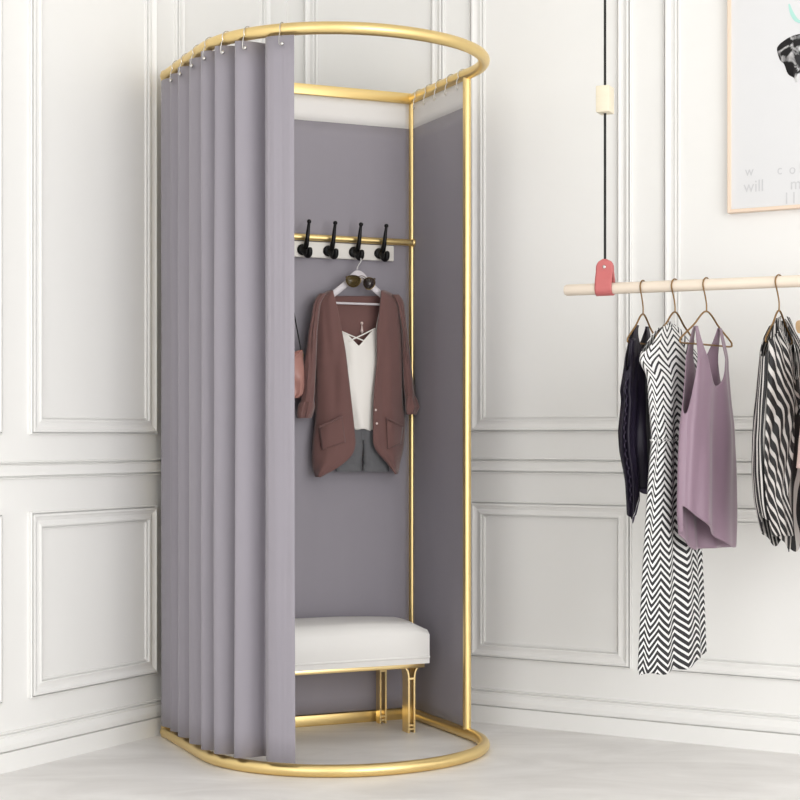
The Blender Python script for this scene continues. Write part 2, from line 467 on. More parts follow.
# ------------------------------------------------------------------ coat hook board
t = Thing('coat_hook_board', 'white wooden board with black coat hooks below the gold cross rail', 'coat rack', DR, (W / 2, -0.01, 1.54))
t.part('board', B((0.055, -0.021, 1.5385), (0.7825, -0.0035, 1.5905), 0.003), 'board')
def hook_bm(a):
    bm = bmesh.new()
    ball(bm, (a - 0.006, -0.024, 1.562), 0.0195, (0.95, 0.42, 0.95), 14)
    pr = catmull([(a - 0.002, -0.026, 1.558), (a + 0.0, -0.040, 1.572), (a + 0.001, -0.050, 1.594), (a + 0.002, -0.056, 1.624), (a + 0.003, -0.062, 1.648)], 5)
    n = len(pr); tube(bm, pr, [0.0105 - 0.0062 * i / (n - 1) for i in range(n)], 10)
    ball(bm, (a + 0.003, -0.062, 1.650), 0.0074, (1, 1, 1), 12)
    lo = catmull([(a - 0.004, -0.026, 1.562), (a - .002, -0.042, 1.551), (a + 0.001, -0.054, 1.541), (a + 0.003, -0.064, 1.545), (a + 0.003, -0.068, 1.558)], 5)
    n = len(lo); tube(bm, lo, [0.0115 - 0.0025 * i / (n - 1) for i in range(n)], 10)
    ball(bm, (a + 0.003, -0.068, 1.558), 0.0088, (1, 1, 1), 12)
    return bm
for k in range(8): t.part('coat_hook', hook_bm(0.7335 - 0.0912 * k), 'black')

# ------------------------------------------------------------------ clothes hanging inside the booth
t = Thing('clothes_hanger', 'pale plastic clothes hanger under the cardigan below the coat hooks', 'hanger', DR, D(358, 300, 0.062))
arm = catmull([D(325, 299, .062), D(334, 293.5, .062), D(347, 283, .062), D(353.5, 276, .062), D(357.5, 273.5, .062), D(362, 275.5, .062), D(369, 283.5, .062), D(383, 296, .062), D(392, 301, .062)], 6)
bm = T(arm, 0.0105, 12)
fil = bmesh.ops.create_uvsphere(bm, u_segments=14, v_segments=8, radius=0.018)
for v in fil['verts']: v.co = Vector((v.co.x, v.co.y, v.co.z * 0.8)) + D(357.5, 277, .062)
for v in bm.verts: v.co.y = -0.062 + (v.co.y + 0.062) * 0.4
t.part('shoulder_arms', bm, 'hangerw')
t.part('crossbar', T([D(327, 302.6, .062), D(336.5, 303, .062), D(380, 304.5, .062), D(391, 304.9, .062)], 0.0038, 8), 'hangerw')
hk = D(357.5, 272, .062)
t.part('hook', T(catmull([hk, hk + Vector((0, -0.000, .016)), (0.6425, -0.068, 1.528), (0.6415, -0.066, 1.542), (0.6435, -0.055, 1.5525), (0.6455, -0.044, 1.545)], 5), 0.002, 8), 'silver')

def sheet(rows, bfn, nu=26, nv=60):
    rows = smooth_tab(rows, 80); v0, v1 = rows[0][0], rows[-1][0]
    def fn(i, j):
        v = v0 + (v1 - v0) * j; uL, uR = lerp(rows, v); u = uL + (uR - uL) * i
        return D(u, v, bfn(i, j, v))
    bm = bmesh.new(); grid(bm, fn, nu, nv); return bm
def loft(rows, b0, depth, nu=28, nv=40, fold=0.0, seed=0.0, caps=True, soft=True):
    """closed cross-sections between a left and a right edge; rows (v, uL, uR[, b shift])"""
    rows = [list(r) + [0.0] * (4 - len(r)) for r in rows]
    tab = smooth_tab(rows, 60) if soft else rows
    v0, v1 = tab[0][0], tab[-1][0]
    def fn(i, j):
        v = v0 + (v1 - v0) * j; uL, uR, db = lerp(tab, v); ph = 2 * pi * i
        c = cos(ph); s = sin(ph)
        u = (uL + uR) / 2 + (uR - uL) / 2 * c
        e = fold * nz(c * 2.2 + seed, v * 0.035, s + seed)
        return D(u, v, b0 + db + depth * (abs(s) ** 0.8) * (1 if s > 0 else -1) + (e if s > 0 else 0))
    bm = bmesh.new(); V = grid(bm, fn, nu, nv, wrap=True)
    if caps: bm.faces.new(V[0][::-1]); bm.faces.new(V[-1])
    return bm

card = Thing('cardigan', 'brown rose open cardigan with two pockets hanging on the pale hanger', 'cardigan', DR, D(358, 478, 0.06))
card.part('back', sheet([(296, 336, 379), (299, 320, 398), (303, 316, 402), (420, 315, 404), (448, 314, 402), (456, 318, 398)],
    lambda i, j, v: 0.034 + 0.004 * nz(i * 4, v * 0.03, 1)), 'cardigan', solid=0.004)
def fold_l(i, j, v): return 0.038 + 0.052 * sin(pi / 2 * i) ** 0.6 + 0.011 * nz(i * 3.2 + v * 0.006, v * 0.012, 4) * min(1, (v - 288) / 60) + 0.010 * min(1, max(0, (v - 400) / 60)) * sin(pi * i)
def fold_r(i, j, v): return 0.038 + 0.052 * sin(pi / 2 * (1 - i)) ** 0.6 + 0.011 * nz(i * 3.2 - v * 0.006, v * 0.012, 9) * min(1, (v - 288) / 60) + 0.010 * min(1, max(0, (v - 400) / 60)) * sin(pi * i)
LF = [(290.5, 330, 333), (294, 322, 333.5), (298, 316.5, 334.8), (310, 315, 338), (349, 316, 345), (404, 316.5, 351.5), (425, 315, 354), (443, 312.8, 355.6), (452, 312.5, 354), (460, 312.6, 348), (469, 313, 336), (477, 316, 321)]
RF = [(290.5, 381.2, 384), (295, 381, 394), (299, 380.5, 400.5), (310, 379.5, 403), (330, 376.8, 403.3), (362, 377, 402.5), (395, 373.8, 402), (423, 373, 405), (443, 372.8, 404), (451, 376, 402.5), (461, 386, 400), (474, 395.5, 397.5)]
for rows, f in ((LF, fold_l), (RF, fold_r)): card.part('front_panel', sheet(rows, f), 'cardigan', solid=0.005)
sl = card.part('sleeve', loft([(293.5, 319, 327), (297, 315.6, 325), (303, 313, 321), (330, 308.8, 317.5), (360, 304.8, 316.5), (390, 301.5, 315), (410, 299.5, 313.5)], 0.056, 0.028, fold=0.008, seed=2), 'cardigan')
card.part('cuff', loft([(402, 300, 314.5), (406, 297.8, 315), (413, 296.5, 313.5), (418, 297.2, 311.5)], 0.060, 0.032, fold=0.01, seed=5), 'cardigan', parent=sl)
sl = card.part('sleeve', loft([(294.5, 391, 399), (298, 393, 402.3), (304, 397, 404.6), (330, 401.5, 407.5), (360, 402.5, 410.8), (385, 403.5, 413.5), (405, 405.5, 415.5)], 0.056, 0.028, fold=0.008, seed=7), 'cardigan')
card.part('cuff', loft([(396, 406.5, 415.5), (400, 405.2, 417.5), (407, 405, 420), (414.5, 406.5, 416.5)], 0.060, 0.032, fold=0.01, seed=9), 'cardigan', parent=sl)
def pocket(q, f, rows):
    def fn(i, j):
        a = Vector(q[0]).lerp(Vector(q[1]), i); b = Vector(q[3]).lerp(Vector(q[2]), i); p = a.lerp(b, j)
        uL, uR = lerp(rows, p.y); s = (p.x - uL) / (uR - uL)
        return D(p.x, p.y, f(min(1, max(0, s)), 0, p.y) + 0.006 + 0.004 * (1 - j))
    bm = bmesh.new(); grid(bm, fn, 12, 12); return bm
po = card.part('pocket', pocket([(319, 427), (342, 416), (345.5, 442), (322, 450)], fold_l, smooth_tab(LF, 80)), 'cardigan', solid=0.004)
card.part('pocket_welt', T([D(319, 427, .099), D(330, 422.2, .110), D(342, 416, .108)], 0.003, 8), 'cardigan', parent=po)
po = card.part('pocket', pocket([(386.5, 418), (403, 426), (400.5, 444), (387.5, 449)], fold_r, smooth_tab(RF, 80)), 'cardigan', solid=0.004)
card.part('pocket_welt', T([D(386.5, 418, .107), D(395, 422.2, .103), D(403, 426, .070)], 0.003, 8), 'cardigan', parent=po)
for u, v in ((375.8, 410), (376.8, 423.5)):
    bm = bmesh.new(); ball(bm, D(u, v, 0.098), 0.0042, (1, 0.6, 1), 10); card.part('button', bm, 'pearl', label='small pale button')

cami = Thing('camisole', 'ivory camisole with criss-cross neckline straps inside the open cardigan', 'camisole', DR, D(360, 430, 0.06))
CR = smooth_tab([(320, 340, 377), (332, 341.5, 377.5), (362, 344.5, 379), (400, 348.5, 376), (431, 352.5, 375)], 60)
def cam(bb, flip, lowneck):
    def fn(i, j):
        top = lerp([(0, 331.3), (.12, 332.5), (.45, lowneck), (.90, 329.0), (1, 327)], i)[0]; hem = 428.5 + 2.5 * i + 0.8 * sin(i * 9)
        v = top + (hem - top) * j; uL, uR = lerp(CR, v)
        return D(uL + (uR - uL) * i, v, bb + flip * (0.014 * sin(pi * i) + 0.004 * nz(i * 3, v * 0.03, 2)))
    bm = bmesh.new(); grid(bm, fn, 30, 40); return bm
cami.part('front', cam(0.058, 1, 346), 'cami', solid=0.002)
cami.part('back', cam(0.056, -0.6, 352), 'cami', solid=0.002)
for pts in ([(341.5, 331.4, .062), (352, 336, .070), (364.5, 341, .073)], [(375, 328.5, .064), (362, 335, .071), (349, 341, .072)], [(341.5, 332, .060), (337, 312, .064), (333, 296, .068)], [(376.5, 328, .062), (379.5, 312, .066), (382.5, 296, .068)]):
    cami.part('strap', T(catmull([D(*p) for p in pts], 6), 0.0024, 6), 'cami')

sh = Thing('denim_shorts', 'faded grey denim shorts peeking out below the cardigan hem', 'shorts', DR, D(362, 472, 0.05))
sh.part('waist', loft([(404, 346, 378), (410, 345, 379), (440, 340, 386)], 0.052, 0.010, fold=0.004), 'denim')
for a in ([(430, 340, 363.5), (450, 338, 362.8), (468, 336.2, 361.6)], [(430, 362.5, 386), (450, 363, 387.5), (468, 363.4, 388.5)]):
    lg = sh.part('trouser_leg', loft(a, 0.053, 0.012, fold=0.006, seed=a[0][1]), 'denim')
    uL, uR = a[-1][1:]
    sh.part('turn_up', loft([(464.5, uL - .3, uR + .3), (466, uL - .6, uR + .5), (470.5, uL - .6, uR + .5), (471.5, uL - .1, uR + .1)], 0.053, 0.0145, soft=False, nv=8), 'denim', parent=lg)

er = Thing('drop_earring', 'pale pearl drop pinned to the inside back of the cardigan', 'earring', DR, D(361.8, 330, 0.04))
bm = bmesh.new(); ball(bm, D(361.8, 323.2, 0.0415), 0.0052); er.part('pearl', bm, 'pearl')
bm = T([D(361.8, 325, .040), D(361.9, 328, .041), D(361.9, 331.5, .042), D(361.9, 333.5, .042)], [0.0012, 0.003, 0.0055, 0.002], 10); er.part('teardrop', bm, 'pearl')

# sunglasses hooked over the hanger's neck
sg = Thing('sunglasses', 'gold rimmed aviator sunglasses hooked over the neck of the pale hanger', 'sunglasses', DR, D(361, 284, 0.08))
def lens_pts(cu, cv, ru, rv, b, tilt, n=28):
    out = []
    for i in range(n):
        a = 2 * pi * i / n; x = cos(a) * ru; y = sin(a) * rv
        if y < 0: y *= 0.78
        x *= 1 - 0.12 * (y / rv)
        out.append(D(cu + x - tilt * y, cv + y + tilt * x, b + 0.0009 * (x * (-1 if cu < 360 else 1))))
    return out
rim = bmesh.new()
LP = []
for cu, cv, ru, tl in ((353.3, 280.5, 7.4, .05), (369.3, 282.8, 5.7, .22)):
    pts = lens_pts(cu, cv, ru, 6.6, 0.080, tl); LP.append((pts, cu, cv)); tube(rim, pts, 0.0014, 6, True)
tube(rim, catmull([D(360, 279, .080), D(362, 277.8, .083), D(364.2, 279.5, .081)], 4), 0.0014, 6)
tube(rim, catmull([D(358.8, 276.5, .080), D(362, 275.8, .082), D(365.6, 277.5, .081)], 4), 0.0012, 6)
sg.part('rim', rim, 'gilt')
for k, (pts, cu, cv) in enumerate(LP):
    bm = bmesh.new(); c = bm.verts.new(D(cu, cv, .084)); vs = [bm.verts.new(p) for p in pts]
    for i in range(len(vs)): bm.faces.new((c, vs[i], vs[(i + 1) % len(vs)]))
    sg.part('lens', bm, 'lens' if k == 0 else 'lensd', solid=0.0015)
for k, (a, b) in enumerate((((346, 277.5), (351, 281)), ((375, 279.5), (368, 283)))):
    sg.part('temple', T(catmull([D(*a, .080), D(a[0] + (.5 if k == 0 else -.5), a[1] - 1, .070), D(*b, .045)], 5), 0.0016, 6), 'gilt')

# bag on a hook at the edge of the curtain
bag = Thing('handbag', 'dusty pink shoulder bag half hidden behind the curtain edge beside the cardigan', 'bag', DR, D(284, 398, 0.055))
body = bag.part('body', loft([(350, 298.5, 302.5), (353, 290, 303), (358, 270, 303.2), (368, 263.5, 304.4), (385, 263, 304.8), (394, 265, 303.8), (398, 270, 299)], 0.058, 0.026, fold=0.022, seed=3), 'bag')
bag.part('flap', loft([(356, 276, 300.5), (360, 268, 300), (372, 270, 298.5), (380, 278, 295), (384, 284, 291)], 0.066, 0.026, fold=0.012, nv=24), 'bag', parent=body)
bag.part('strap', T(catmull([D(266, 354, .058), D(272, 310, .058), Vector((0.3687, -0.058, 1.5525)), D(296.2, 325, .058), D(301.5, 353, .058)], 8), 0.0022, 6), 'cord', label='thin dark strap')
for u in (266, 301.5):
    bm = bmesh.new(); c = D(u, 355, .058)
    tube(bm, [c + Vector((0.006 * cos(x * pi / 6), 0, 0.007 * sin(x * pi / 6))) for x in range(12)], 0.0014, 6, True); bag.part('strap_ring', bm, 'gilt')

# ------------------------------------------------------------------ bench
be = Thing('bench', 'white upholstered bench with gold legs inside the changing booth', 'bench', DR, (0.45, -0.15, 0))
bx0, bx1, by0, by1 = 0.07, 0.788, 0.025, 0.29
def cush(i, j):
    return None
bm = B((bx0, -by1, 0.226), (bx1, -by0, 0.344))
bmesh.ops.subdivide_edges(bm, edges=bm.edges[:], cuts=14, use_grid_fill=True)
for v in bm.verts:
    x, y, z = v.co
    fx = (x - bx0) / (bx1 - bx0); fy = (-y - by0) / (by1 - by0); fz = (z - 0.226) / 0.118
    dx = min(fx, 1 - fx) * (bx1 - bx0); dy = min(fy, 1 - fy) * (by1 - by0)
    R = 0.03
    # crowned top with rolled edges and a slightly loose, padded cover
    drop = 0
    for d_ in (dx, dy):
        if d_ < R: drop += (R - sqrt(max(0, R * R - (R - d_) ** 2))) * 0.5
    v.co.z = 0.226 + (z - 0.226) * (1 - 0) + fz ** 2 * (0.026 * abs(sin(pi * fx)) ** 0.4 * abs(sin(pi * fy)) ** 0.6 - drop) + fz * 0.004 * fy + 0.0015 * nz(x * 14, y * 14, z * 9)
    cxy = Vector(((fx - .5) * 2, (fy - .5) * 2))
    if dy < 1e-5: v.co.y += (-1 if fy > .5 else 1) * 0.006 * sin(pi * fz) * abs(sin(pi * fx)) ** .3
    if dx < 1e-5: v.co.x += (1 if fx > .5 else -1) * 0.005 * sin(pi * fz) * abs(sin(pi * fy)) ** .3
cu_ = be.part('cushion', bm, 'cushion')
pp = [(bx0 - .001, -by1 - .001), (bx1 - .002, -by1 - .001), (bx1 - .002, -by0 - .001), (bx0 - .001, -by0 - .001)]
pts = []
for k in range(4):
    a, b = Vector(pp[k]), Vector(pp[(k + 1) % 4])
    for q in range(10): p = a.lerp(b, q / 10); pts.append((p.x, p.y, 0.247))
be.part('piping', T(pts, 0.0048, 8, True), 'cushion', parent=cu_)
be.part('seat_frame', B((bx0 + .012, -by1 + .010, 0.2115), (bx1 - .012, -by0 - .012, 0.2265), 0.002), 'gold_leg')
def leg(a, bf, dep):
    bm = bmesh.new(); th = 0.0055; gap = 0.0095
    for s in (-1, 1):
        # flat plate that flares outwards where it meets the seat frame
        prof = [(0, s * gap), (0.165, s * gap), (0.185, s * (gap + .001)), (0.198, s * (gap + .004)), (0.206, s * (gap + .009)), (0.212, s * (gap + .014))]
        rings = []
        for z, x in prof:
            rings.append([bm.verts.new((a + x + q * th / 2, -y, z)) for q, y in ((-1, bf), (1, bf), (1, bf - dep), (-1, bf - dep))])
        for r0, r1 in zip(rings, rings[1:]):
            for i in range(4): bm.faces.new((r0[i], r0[(i + 1) % 4], r1[(i + 1) % 4], r1[i]))
        bm.faces.new(rings[0][::-1]); bm.faces.new(rings[-1])
    for z in (0.012, 0.024, 0.174): box(bm, (a - gap, -bf + .001, z - .003), (a + gap, -bf + dep - .001, z + .003))
    return bm
for a, a2 in ((0.742, 0.727), (0.116, 0.131)):
    be.part('leg', leg(a, 0.2535, 0.046), 'gold_leg'); be.part('leg', leg(a2, 0.058, 0.032), 'gold_leg')

# ------------------------------------------------------------------ hanging rail by the right wall
rA = Vector((on_plane(WR, 565, 290.3, -0.5)))
RZ = 1.376
def ray_z(u, v, z):
    Y = F * (z - CAMH) / (HOR - v); return Vector(((u - 400) / F * Y, Y, z))
P0 = ray_z(565, 290.3, RZ); P1 = ray_z(800, 281.0, RZ)
rdir = (P1 - P0); rdir.z = 0; rdir.normalize()
RF_ = frame((P0.x, P0.y), (rdir.x, rdir.y))          # rail: x along the dowel
RLEN = 1.22
def rail_at(u):                                       # distance along the rail
    return on_plane(RF_, u, 0, 0).x
rk = Thing('hanging_clothes_rail', 'pale wooden dowel rail hung on a black cord with a coral leather loop', 'clothes rail', RF_, (0.2, 0, RZ))
bm = T([(0, 0, RZ), (0.006, 0, RZ), (RLEN - .006, 0, RZ), (RLEN, 0, RZ)], [0.0135, 0.0165, 0.0165, 0.0135], 20)
rk.part('dowel', bm, 'dowel')
def hanger_cord(x):
    # leather loop wrapped under the dowel and pinched above it
    def fn(i, j):
        w = 0.027 if True else 0
        a = -pi / 2 + 0
        # path of the strap in the (y, z) plane: up one side, down round the dowel, up the other
        R = 0.019
        pth = [(-0.004, 0.085), (-0.006, 0.05), (-0.015, 0.025)]
        for q in range(9):
            an = radians(180 + 180 * q / 8); pth.append((R * cos(an), R * sin(an)))
        pth += [(0.015, 0.025), (0.006, 0.05), (0.004, 0.085)]
        f = j * (len(pth) - 1); k = min(int(f), len(pth) - 2); t = f - k
        y = pth[k][0] * (1 - t) + pth[k + 1][0] * t; z = pth[k][1] * (1 - t) + pth[k + 1][1] * t
        ww = w
        if z > 0.06: ww = w * sqrt(max(0.02, 1 - ((z - 0.06) / 0.0255) ** 2))
        return Vector((x + (i - .5) * 2 * ww * 0.93, y, RZ + z))
    bm = bmesh.new(); grid(bm, fn, 10, 70)
    lo = rk.part('leather_loop', bm, 'leather', solid=0.0035)
    e = bmesh.new(); ball(e, (x, -0.0075, RZ + 0.062), 0.0055, (1, .5, 1)); rk.part('rivet', e, 'silver', parent=lo)
    rk.part('cord', T([(x, 0, RZ + 0.055), (x, 0, RH - 0.002)], 0.0038, 8), 'cord')
    e = B((x - 0.020, -0.026, RZ + 0.504), (x + 0.020, 0.026, RZ + 0.580), 0.003); rk.part('cord_block', e, 'blockw')
hanger_cord(rail_at(605.0)); hanger_cord(1.10)

def gframe(uh, alpha):
    """frame of a hanger on the rail: x across the hanger (towards the far side), turned by alpha from the sight line"""
    x = rail_at(uh); p = RF_ @ Vector((x, 0, 0))
    az = math.atan2(p.x, p.y) + radians(alpha)
    return frame((p.x, p.y), (sin(az), cos(az))), p
def wire_hanger(uh, alpha, half, apex, drop, label):
    fr, p = gframe(uh, alpha)
    t = Thing('wire_hanger', label, 'hanger', fr, (0, 0, apex), 'brass wire hangers on the wooden rail')
    # hook over the dowel, in the plane across the rail
    R = 0.0195; hk = [(-0.0, 0, apex), (0, 0, RZ - 0.055), (-0.008, 0, RZ - 0.03), (-R, 0, RZ - 0.004)]
    for q in range(1, 8):
        a = radians(180 * q / 7); hk.append((-R * cos(a), 0, RZ + R * sin(a)))
    hk.append((R, 0, RZ - 0.006))
    t.part('hook', T(catmull(hk, 4), 0.0021, 8), 'brass')
    z1 = apex - drop
    tri = [(0, 0, apex), (half * .5, 0, apex - drop * .45), (half * .93, 0, apex - drop * .82), (half, 0, apex - drop * .93), (half * .94, 0, z1), (half * .5, 0, z1), (-half * .5, 0, z1), (-half * .94, 0, z1), (-half, 0, apex - drop * .93), (-half * .93, 0, apex - drop * .82), (-half * .5, 0, apex - drop * .45)]
    t.part('body', T(catmull(tri, 5, True), 0.0027, 8, True), 'brass')
    return fr, p
def zof(v, p): return CAMH + (HOR - v) * p.y / F

def garment(fr, p, uh, alpha, rows, T0, topfn, hemfn, folds, nu=220, nv=70, seed=0.0, nf=7, uvs=1.0):
    """a hollow, folded garment round a hanger. rows (v, uL, uR) give its outline; topfn/hemfn(side, c) its upper and lower edges"""
    ppm = F / p.y; sa, ca = sin(radians(alpha)), cos(radians(alpha))
    tab = []
    for v, uL, uR in rows:
        z = zof(v, p); hp = (uR - uL) / 2 / ppm; c = ((uL + uR) / 2 - uh) / ppm / sa
        tt = min(T0, hp * 0.55)
        hw = sqrt(max(1e-6, hp * hp - (tt * ca) ** 2)) / sa
        tab.append((z, c, hw, tt))
    tab.sort(); tab = smooth_tab(tab, 90)
    zt = tab[-1][0]
    def pos(ph, z):
        c, hw, tt = lerp(tab, z); cc, ss = cos(ph), sin(ph)
        g = folds * min(1, max(0, (zt - z) / 0.35))
        f = g * (sin(nf * ph + 2.0 * nz(z * 1.6, seed, 0.3) + seed) + 0.6 * sin((2 * nf - 1) * ph + 3 * nz(z * 1.1, seed + 4)))
        sh = min(1, max(0.10, (zt - z) / 0.10))
        return Vector((c + hw * cc + 0.5 * f * cc, tt * sh * (abs(ss) ** 0.85) * (1 if ss > 0 else -1) + f * ss, z))
    def fn(i, j):
        ph = 2 * pi * i + pi / nu
        c = cos(ph); side = -1 if sin(ph) < 0 else 1
        zt_ = zof(topfn(side, c), p); zb = zof(hemfn(side, c), p)
        return pos(ph, zt_ + (zb - zt_) * j)
    def uvfn(i, j):
        ph = 2 * pi * i
        c = cos(ph + pi / nu); side = -1 if sin(ph + pi / nu) < 0 else 1
        zt_ = zof(topfn(side, c), p); zb = zof(hemfn(side, c), p); z = zt_ + (zb - zt_) * j
        return (i * 0.62 * uvs, z)
    bm = bmesh.new(); grid(bm, fn, nu, nv, wrap=True, uvfn=uvfn)
    return bm, pos, tab
def tank(strap_v, neck_f, neck_b, arm, sc=.70, sw=.11, pw=2.4):
    def f(side, c):
        a = abs(c); neck = neck_f if side < 0 else neck_b
        if a < sc - sw: return strap_v + (neck - strap_v) * (1 - (a / (sc - sw)) ** pw) 
        if a > sc + sw: return strap_v + (arm - strap_v) * min(1, ((a - sc - sw) / (1 - sc - sw))) ** 0.7
        return strap_v
    return f

GRP = 'garments on the wooden rail'
# 1 navy top
fr, p = wire_hanger(643, 24, 0.105, 1.300, 0.085, 'brass wire hanger holding the dark navy top')
rows = [(324, 635, 650.5), (330, 631, 652), (337, 628.5, 653), (368, 626, 653.5), (392, 622.5, 654), (400, 624, 654), (432, 621, 654.5), (450, 622, 655), (480, 627, 655.5), (520, 629, 656)]
def hem1(side, c):
    return 486 + 30 * max(0, (-c - 0.55) / 0.45) ** 1.3 + 9 * max(0, (c) / 1) + (2 if side < 0 else 0)
t = Thing('navy_top', 'dark navy sleeveless top with lace edge, first garment on the rail', 'top', fr, (0, 0, zof(500, p)))
bm, pos, tab = garment(fr, p, 643, 24, rows, 0.034, tank(326, 366, 345, 372, .66, .16), hem1, 0.008, seed=1.0)
bd = t.part('body', bm, 'navy', solid=0.002)
bm = bmesh.new()
def lace(i, j):
    z = zof(380 + 122 * i, p); q = pos(pi + 0.12, z)
    sc_ = 0.034 * (0.45 + 0.55 * abs(sin(i * pi * 14)))
    return Vector((q.x - sc_ * j - 0.001, q.y - 0.012 * j, z))
grid(bm, lace, 112, 4); t.part('lace_edge', bm, 'lace', solid=0.0012)
bm = bmesh.new()
def lace2(i, j):
    ph = pi + 0.05 + (pi - 0.1) * i; c = cos(ph); z = zof(hem1(-1, c), p); q = pos(ph, z)
    return Vector((q.x, q.y - 0.002, z - j * 0.016 * (0.5 + 0.5 * abs(sin(i * pi * 9)))))
grid(bm, lace2, 90, 3); t.part('lace_hem', bm, 'lace', solid=0.0012)
bm = bmesh.new()
def flut(i, j):
    ph = pi + 0.75 - 1.1 * i; z = zof(340 + 28 * j, p); q = pos(ph, zof(346, p))
    k = 1 + 0.12 * j + 0.05 * sin(i * 16) * j
    c0 = lerp(tab, z)[0]
    return Vector((c0 + (q.x - c0) * k, q.y * (1 + .3 * j) - 0.004, z))
grid(bm, flut, 30, 10); t.part('flutter_sleeve', bm, 'navy', solid=0.0015)

# 2 chevron dress
fr, p = wire_hanger(675, 30, 0.105, 1.303, 0.085, 'brass wire hanger holding the long chevron dress')
rows = [(319, 664, 676), (323, 659, 684), (332, 652, 690), (345, 647, 696), (360, 641, 703), (364, 640.5, 705), (371, 646, 702), (378, 649, 699), (400, 650, 697), (436, 653, 692), (442, 653, 691), (465, 651, 694), (500, 648.5, 697), (550, 645.5, 700), (600, 643, 702.5), (650, 641, 704.5), (680, 640, 706)]
def top2(side, c): 
    a = abs(c + 0.1)
    s = 320 + 9 * min(1, a / .6) + 36 * max(0, (a - .6) / .4) ** 1.2
    if side < 0 and a < .3: s += 8 * (1 - a / .3)
    return s
def hem2(side, c): return 668 - 10 * max(0, c) ** 1.5 - 6 * max(0, c - .5) + 1.6 * sin(c * 9) - (4 if side > 0 else 0)
t = Thing('chevron_dress', 'long white dress with black chevron stripes and tied waist on the rail', 'dress', fr, (0, 0, zof(675, p)))
bm, pos, tab = garment(fr, p, 675, 30, rows, 0.026, top2, hem2, 0.0065, nu=260, nv=110, seed=2.3, nf=6)
t.part('body', bm, 'chevron', solid=0.002)
pts = [pos(2 * pi * i / 80, zof(440, p)) for i in range(80)]
c0 = sum(pts, Vector()) / 80
bm = T([c0 + (q - c0) * 1.01 for q in pts], 0.004, 8, True)
lay = bm.loops.layers.uv.verify()
for f in bm.faces:
    for lp in f.loops: lp[lay].uv = (lp.vert.co.x * 3, lp.vert.co.z + lp.vert.co.x * .5)
bd = t.part('waist_tie', bm, 'chevron')

# 3 mauve tank top
fr, p = wire_hanger(706.5, 30, 0.142, 1.302, 0.094, 'brass wire hanger holding the mauve tank top')
rows = [(322, 691, 725), (330, 689, 726.5), (345, 688, 727.5), (370, 687, 728), (400, 685, 731), (425, 682.5, 734.5), (470, 681.5, 736), (510, 681, 736.5), (540, 683, 736), (556, 686, 735)]
def hem3(side, c):
    if side < 0: return 549 - 44 * max(0, (.62 - c) / 1.62) ** 1.4 - 10 * max(0, c - .7)
    return 550 - 20 * max(0, (-.3 - c) / .7) ** 1.5
t = Thing('mauve_tank_top', 'mauve satin tank top with scoop neck and curved hem on the rail', 'top', fr, (0, 0, zof(553, p)))
bm, pos, tab = garment(fr, p, 706.5, 30, rows, 0.031, tank(327, 386, 372, 414, .74, .075, 2.0), hem3, 0.0085, seed=0.7, nf=5)
t.part('body', bm, 'mauve', solid=0.002)

# 4 striped blouse
fr, p = wire_hanger(779, 30, 0.07, 1.298, 0.09, 'brass wire hanger holding the black and white striped blouse')
rows = [(314, 773, 788), (320, 770, 792), (330, 766, 797), (340, 762.5, 801), (372, 760, 805), (410, 757, 809), (440, 755.5, 812), (470, 755, 813), (500, 757, 812), (520, 761, 810), (538, 766, 806), (552, 772, 800)]
def top4(side, c):
    a = abs(c)
    if side < 0 and a < .42: return 318 + 70 * (1 - a / .42)
    if a < .42: return 318 + 5 * (1 - a / .42)
    return 318 + 12 * (a - .42) / .5 + 26 * max(0, (a - .8) / .2)
def hem4(side, c): return 551 - 42 * abs(c + .1) ** 2.4 + 2 * sin(c * 14) - (5 if side > 0 else 0)
t = Thing('striped_blouse', 'black and white striped sleeveless blouse knotted at the front on the rail', 'blouse', fr, (0, 0, zof(550, p)))
bm, pos, tab = garment(fr, p, 779, 30, rows, 0.040, top4, hem4, 0.006, seed=3.3, nf=7)
t.part('body', bm, 'stripe', solid=0.002)
# wrapped front drape with slanting stripes
bm = bmesh.new()
def wrap(i, j):
    v0_ = 341 - 14 * i; v = v0_ + (535 - v0_) * j
    c1 = -0.98; c2 = lerp([(0, -.50), (.2, -.16), (.36, .12), (.5, -.25), (.8, -.5), (1, -.35)], j)[0]
    c = c1 + (c2 - c1) * i; ph = -math.acos(max(-1, min(1, c))); q = pos(ph, zof(v, p))
    return q + Vector((0, -0.006 - 0.006 * abs(sin(i * 9 + 3 * j)), 0))
def wuv(i, j): return (i * 0.16, -j * 0.5)
grid(bm, wrap, 36, 60, uvfn=wuv)
t.part('wrap_drape', bm, 'stripe_diag', solid=0.002)
kn = pos(-math.acos(0.13), zof(406, p)) + Vector((0, -0.014, 0))
bm = bmesh.new(); ball(bm, kn, 0.015, (1, .8, .8), 12)
for dx, dz in ((-.02, -.03), (.028, .02), (.02, -.03), (-.03, .012)):
    tube(bm, catmull([kn, kn + Vector((dx * .6, -.008, dz * .3)), kn + Vector((dx, -.004, dz))], 4), [0.009, .0085, .008, .008, .0075, .007, .0065, .006, .005], 8)
lay = bm.loops.layers.uv.verify()
for f in bm.faces:
    for lp in f.loops: lp[lay].uv = (lp.vert.co.x + .5 * lp.vert.co.z, lp.vert.co.z)
t.part('front_knot', bm, 'stripe')
def lapel(sg_):
    def fn(i, j):
        v = 316 + (378 - 316) * j
        cc = (0.40 * (1 - j) ** 1.0 + 0.02) * sg_; wd = 0.20 * (1 - j) ** .6 * sg_
        c = max(-1, min(1, cc + wd * i)); q = pos(-math.acos(c), zof(v + 2 * i, p))
        return q + Vector((0, -0.007 - 0.005 * sin(pi * i), 0))
    bm = bmesh.new(); grid(bm, fn, 10, 24, uvfn=lambda i, j: (i * .1, -j * .22)); return bm
